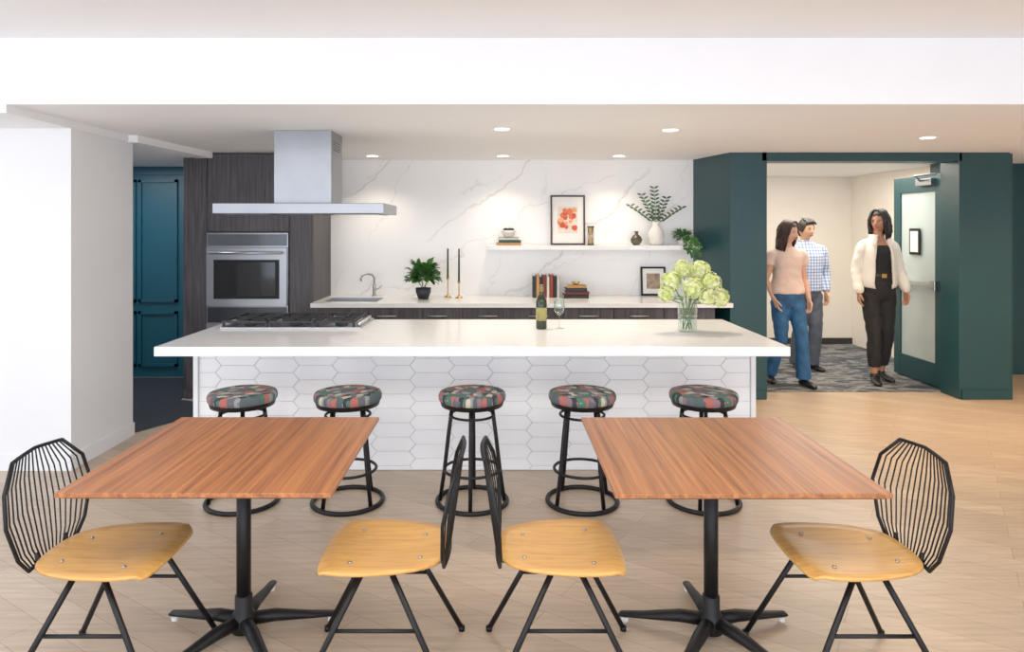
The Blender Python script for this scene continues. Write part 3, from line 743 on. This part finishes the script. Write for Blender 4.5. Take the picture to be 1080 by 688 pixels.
def person(name,loc,J,skin):
    p=empty(name,loc)
    mb=MB(); k=J.get('k',1.0)
    mb.rings(J['torso'],p=2.2)
    limb(mb,[J['neck0'],((Vector(J['neck0'])+Vector(J['head']))/2+Vector((0,.012,-.03))),Vector(J['head'])+Vector((0,.02,-.04))],[.06*k,.05*k,.05*k])
    for s in ('L','R'):
        sh,el,wr=J['sh'+s],J['el'+s],J['wr'+s]; c0=Vector(J['neck0'])+Vector((0,0,-.07))
        m1=Vector(sh).lerp(Vector(el),.5); m2=Vector(el).lerp(Vector(wr),.35)
        limb(mb,[c0,sh,m1,el,m2,wr],[.06*k,.050*k,.043*k,.036*k,.037*k,.025*k])
        hp,kn,an=J['hip'+s],J['kn'+s],J['an'+s]
        a1=Vector(hp).lerp(Vector(kn),.4); a2=Vector(kn).lerp(Vector(an),.35)
        limb(mb,[hp,a1,kn,a2,an],[.088*k,.078*k,.054*k,.052*k,.034*k])
    mb.obj('body',skin,p,remesh=.009,smooth=4)
    return p
def trousers(p,J,m,top,g=.016,hemz=.1,hemr=.07,k=1.0,ease=0):
    mb=MB()
    T=[r for r in J['torso'] if r[2]<=top]
    mb.rings([(r[0],r[1],r[2],r[3]+g,r[4]+g) for r in T]+[(J['waist'][0],J['waist'][1],top,J['waist'][2]+g,J['waist'][3]+g)],p=2.2)
    for s in ('L','R'):
        hp,kn,an=Vector(J['hip'+s]),Vector(J['kn'+s]),Vector(J['an'+s])
        a1=hp.lerp(kn,.4); a2=kn.lerp(an,.4); he=kn.lerp(an,(kn.z-hemz)/(kn.z-an.z))
        limb(mb,[hp,a1,kn,a2,he],[.09*k+g,.08*k+g,.058*k+g+ease*.4,.056*k+g*.8+ease,hemr])
    mb.obj('trousers',m,p,remesh=.009,smooth=7,folds=.018)
def Rz(z,rx,ry,cx=0,cy=0): return (cx,cy,z,rx,ry)
FZ=.007
J=dict(torso=[Rz(.86,.10,.08),Rz(.90,.15,.10),Rz(.98,.165,.110),Rz(1.08,.142,.098),Rz(1.17,.116,.086),Rz(1.27,.128,.095),Rz(1.36,.146,.105),Rz(1.42,.150,.090),Rz(1.47,.125,.068),Rz(1.50,.085,.055),Rz(1.53,.052,.048)],
 waist=(0,0,.112,.088),neck0=(0,.01,1.50),head=(-.005,-.03,1.69),shL=(.158,.01,1.430),elL=(.245,.03,1.17),wrL=(.262,-.05,.95),
 shR=(-.158,.01,1.430),elR=(-.220,.02,1.17),wrR=(-.235,-.06,.945),hipL=(.085,0,.92),knL=(.085,-.01,.50),anL=(.095,.12,.09),hipR=(-.085,0,.92),knR=(-.075,-.06,.51),anR=(-.07,-.05,.09))
w=person('woman',(4.0,7.22,FZ),J,M['skin2'])
head(w,J['head'],(math.radians(10),0,math.radians(-48)),M['skin2'],M['hairk'],.22,1.0,-1)
trousers(w,J,M['blackcloth'],1.13,.012,.17,.062,.98,.006)
mb=MB(); mb.rings([(r[0],r[1],r[2],r[3]+.010,r[4]+.010) for r in J['torso'][3:8]]+[Rz(1.445,.11,.075)]); mb.obj('black_top',M['blackcloth'],w,remesh=.009,smooth=3)
mb=MB(); mb.rings([Rz(1.10,.148,.108),Rz(1.14,.138,.104)]); mb.box((-.026,-.118,1.10),(.026,-.102,1.142),1); mb.obj('belt',[M['belt'],M['brass']],w)
mb=MB(); seg=40; rows=[(.985,.150,.118,.55),(1.02,.176,.130,.55),(1.05,.186,.134,.55),(1.17,.176,.128,.53),(1.28,.175,.126,.52),(1.37,.172,.122,.46),(1.43,.155,.104,.42),(1.475,.125,.082,.42),(1.51,.085,.070,.42),(1.545,.070,.064,.50)]
vs=[];fs=[]
for z,rx,ry,ga in rows:
    for k in range(seg+1):
        a=ga+(2*pi-2*ga)*k/seg
        vs.append((rx*math.sin(a)*(1+.012*math.sin(a*9+z*30)),-ry*math.cos(a)*(1+.012*math.sin(a*7+z*20)),z))
for i in range(len(rows)-1):
    for k in range(seg): fs.append((i*(seg+1)+k,i*(seg+1)+k+1,(i+1)*(seg+1)+k+1,(i+1)*(seg+1)+k))
mb.add(vs,fs,0,True)
mb.obj('jacket_body',M['jacket'],w,solid=.02)
mb=MB()
for s in (-1,1):
    P=[(s*.055,-.062,1.53),(s*.075,-.078,1.50),(s*.095,-.098,1.46),(s*.085,-.118,1.40)]
    mb.tube([(s*.02,.068,1.535),(s*.06,.045,1.54)]+P,[(.010,.026),(.010,.026),(.010,.026),(.010,.03),(.010,.026),(.006,.008)],10,0,ref=(0,-1,.4))
mb.obj('jacket_collar',M['jacket'],w)
mb=MB()
for s in ('L','R'):
    sh,el,wr=[Vector(J[q+s]) for q in ('sh','el','wr')]; sg=-1 if s=='L' else 1
    limb(mb,[sh+Vector((.075*sg,0,.03)),sh+Vector((.02*sg,0,.006)),sh.lerp(el,.18),sh.lerp(el,.5),el,el.lerp(wr,.5),wr+Vector((0,0,.03)),wr+Vector((0,0,.0))],[.045,.060,.064,.060,.056,.052,.048,.036])
mb.obj('jacket_sleeves',M['jacket'],w,remesh=.009,smooth=3,folds=.02)
hand(w,J['wrL'],(.02,-.10,-1),(-1,-.2,0),M['skin2'],(0,-1,0)); hand(w,J['wrR'],(-.04,-.14,-1),(1,-.2,0),M['skin2'],(0,-1,0))
shoe(w,J['anL'],(.15,-1),.02); shoe(w,J['anR'],(-.25,-1),.02)
J=dict(torso=[Rz(.80,.10,.08),Rz(.84,.14,.10),Rz(.92,.160,.110),Rz(1.01,.140,.096),Rz(1.09,.114,.084),Rz(1.18,.122,.090),Rz(1.26,.134,.098),Rz(1.32,.138,.084),Rz(1.37,.114,.062),Rz(1.40,.08,.054),Rz(1.43,.05,.046)],
 waist=(0,0,.118,.088),neck0=(0,.01,1.40),head=(.0,-.035,1.575),shL=(.145,.02,1.33),elL=(.205,.05,1.08),wrL=(.215,-.03,.87),
 shR=(-.145,.0,1.33),elR=(-.195,.06,1.08),wrR=(-.15,-.05,.88),hipL=(.08,0,.86),knL=(.10,-.12,.49),anL=(.135,-.08,.08),hipR=(-.08,0,.86),knR=(-.07,-.02,.47),anR=(-.12,.16,.09),k=.94)
w=person('woman',(3.0,7.12,FZ),J,M['skin'])
head(w,J['head'],(math.radians(10),0,math.radians(34)),M['skin'],M['hairb'],.25,.96)
trousers(w,J,M['denim'],1.03,.010,.075,.078,.93,.004)
mb=MB()
mb.rings([Rz(.94,.172,.126),Rz(.97,.176,.130),Rz(1.03,.164,.120),Rz(1.10,.142,.108),Rz(1.19,.142,.108),Rz(1.27,.152,.116),Rz(1.33,.156,.104),Rz(1.375,.130,.082),Rz(1.40,.092,.070),Rz(1.42,.066,.06)])
for s in (-1,1): limb(mb,[(s*.08,.01,1.345),(s*.13,.01,1.345),(s*.158,.012,1.325),(s*.175,.02,1.27),(s*.18,.022,1.235)],[.05,.062,.064,.060,.056])
mb.obj('blouse',M['blouse'],w,remesh=.009,smooth=3,folds=.014)
hand(w,J['wrL'],(.02,-.15,-1),(-1,-.2,0),M['skin'],(0,-1,0),.95); hand(w,J['wrR'],(.2,-.3,-1),(1,.0,0),M['skin'],(0,-1,0),.95)
shoe(w,J['anL'],(.2,-1)); shoe(w,J['anR'],(-.15,-1))
J=dict(torso=[Rz(.80,.10,.09),Rz(.84,.14,.11),Rz(.92,.165,.12),Rz(1.01,.155,.112),Rz(1.10,.150,.108),Rz(1.20,.165,.115),Rz(1.30,.178,.118),Rz(1.36,.172,.095),Rz(1.41,.13,.07),Rz(1.44,.08,.06),Rz(1.47,.056,.055)],
 waist=(0,0,.155,.11),neck0=(0,.01,1.44),head=(-.01,-.03,1.60),shL=(.185,.01,1.365),elL=(.245,.04,1.10),wrL=(.215,-.05,.88),
 shR=(-.185,.01,1.365),elR=(-.24,.04,1.10),wrR=(-.21,-.06,.88),hipL=(.085,0,.86),knL=(.09,-.05,.48),anL=(.09,.02,.08),hipR=(-.085,0,.86),knR=(-.07,0,.48),anR=(-.06,.12,.09))
w=person('man',(3.52,7.85,FZ),J,M['skin3'])
head(w,J['head'],(math.radians(6),0,math.radians(20)),M['skin3'],M['hairk'],'short',1.0)
trousers(w,J,M['slack'],1.0,.014,.06,.075,1.0,.008)
mb=MB()
mb.rings([Rz(.90,.182,.136),Rz(1.0,.180,.135),Rz(1.10,.174,.130),Rz(1.20,.184,.134),Rz(1.30,.192,.135),Rz(1.36,.182,.112),Rz(1.415,.135,.085),Rz(1.445,.088,.072),Rz(1.475,.064,.064)])
for s in ('L','R'):
    sh,el,wr=[Vector(J[q+s]) for q in ('sh','el','wr')]; sg=-1 if s=='L' else 1
    limb(mb,[sh+Vector((.07*sg,0,.02)),sh,sh.lerp(el,.2),sh.lerp(el,.5),el,el.lerp(wr,.5),wr+Vector((0,0,.015))],[.05,.060,.062,.060,.053,.048,.037])
mb.obj('shirt',M['check'],w,remesh=.009,smooth=3,folds=.016)
hand(w,J['wrL'],(-.02,-.15,-1),(-1,-.2,0),M['skin3'],(0,-1,0),1.05); hand(w,J['wrR'],(.02,-.15,-1),(1,-.2,0),M['skin3'],(0,-1,0),1.05)
shoe(w,J['anL'],(.2,-1)); shoe(w,J['anR'],(-.2,-1))

# ------------------------------------------------------------------ lights
def area(name,loc,rot,sx,sy,e,c):
    l=bpy.data.lights.new(name,'AREA'); l.shape='RECTANGLE'; l.size=sx; l.size_y=sy; l.energy=e; l.color=lin(c)[:3]
    o=bpy.data.objects.new(name,l); bpy.context.collection.objects.link(o); o.location=loc; o.rotation_euler=rot; return o
def spot(name,loc,e,c,ang=120,r=.06,blend=.8):
    l=bpy.data.lights.new(name,'SPOT'); l.energy=e; l.color=lin(c)[:3]; l.spot_size=math.radians(ang); l.spot_blend=blend; l.shadow_soft_size=r
    o=bpy.data.objects.new(name,l); bpy.context.collection.objects.link(o); o.location=loc; return o
area('window_daylight',(0,-4.0,1.45),(pi/2,0,0),11.5,2.1,200,(226,237,255))
area('window_daylight_left',(-5.9,.5,1.5),(pi/2,0,-pi/2),7,2.1,85,(226,237,255))
area('ceiling_fill_uplight',(0,-2.2,.15),(pi-.75,0,0),9,2.5,200,(244,248,255))  # added uplight behind the camera, lifts the beam and kitchen ceiling
area('overhead_fill',(0,1.2,2.70),(0,0,0),5,1.0,85,(255,250,244))  # unseen panel added overhead to brighten floor and tabletops
for x,y in ((.03,4.96),(1.26,5.01)): spot('downlight_lamp',(x,y,CL-.02),50,(255,240,218),135)
for x,y in ((-1.24,6.8),(.05,6.8),(1.2,6.8)): spot('downlight_lamp',(x,y,CL-.02),26,(255,238,214))
spot('downlight_lamp',(3.4,5.43,CL-.02),130,(255,208,146),145)
spot('downlight_lamp',(5.2,5.2,CL-.02),130,(255,208,146),145)
area('hallway_fill',(3.6,7.7,CL-.02),(0,0,0),1.8,1.6,60,(255,244,228))  # unseen lamp added to brighten the hallway and the faces
area('left_passage_fill',(-3.8,6.5,2.27),(0,0,0),.8,.8,20,(245,245,255))  # fill lamp added for more light on the teal panelled wall
wd=bpy.data.worlds.new('world'); bpy.context.scene.world=wd; wd.use_nodes=True
bg=wd.node_tree.nodes['Background']; bg.inputs[0].default_value=(.8,.88,1,1); bg.inputs[1].default_value=.6
vs_=bpy.context.scene.view_settings
vs_.view_transform='Standard'; vs_.look='None'; vs_.exposure=0.0; vs_.gamma=1.15
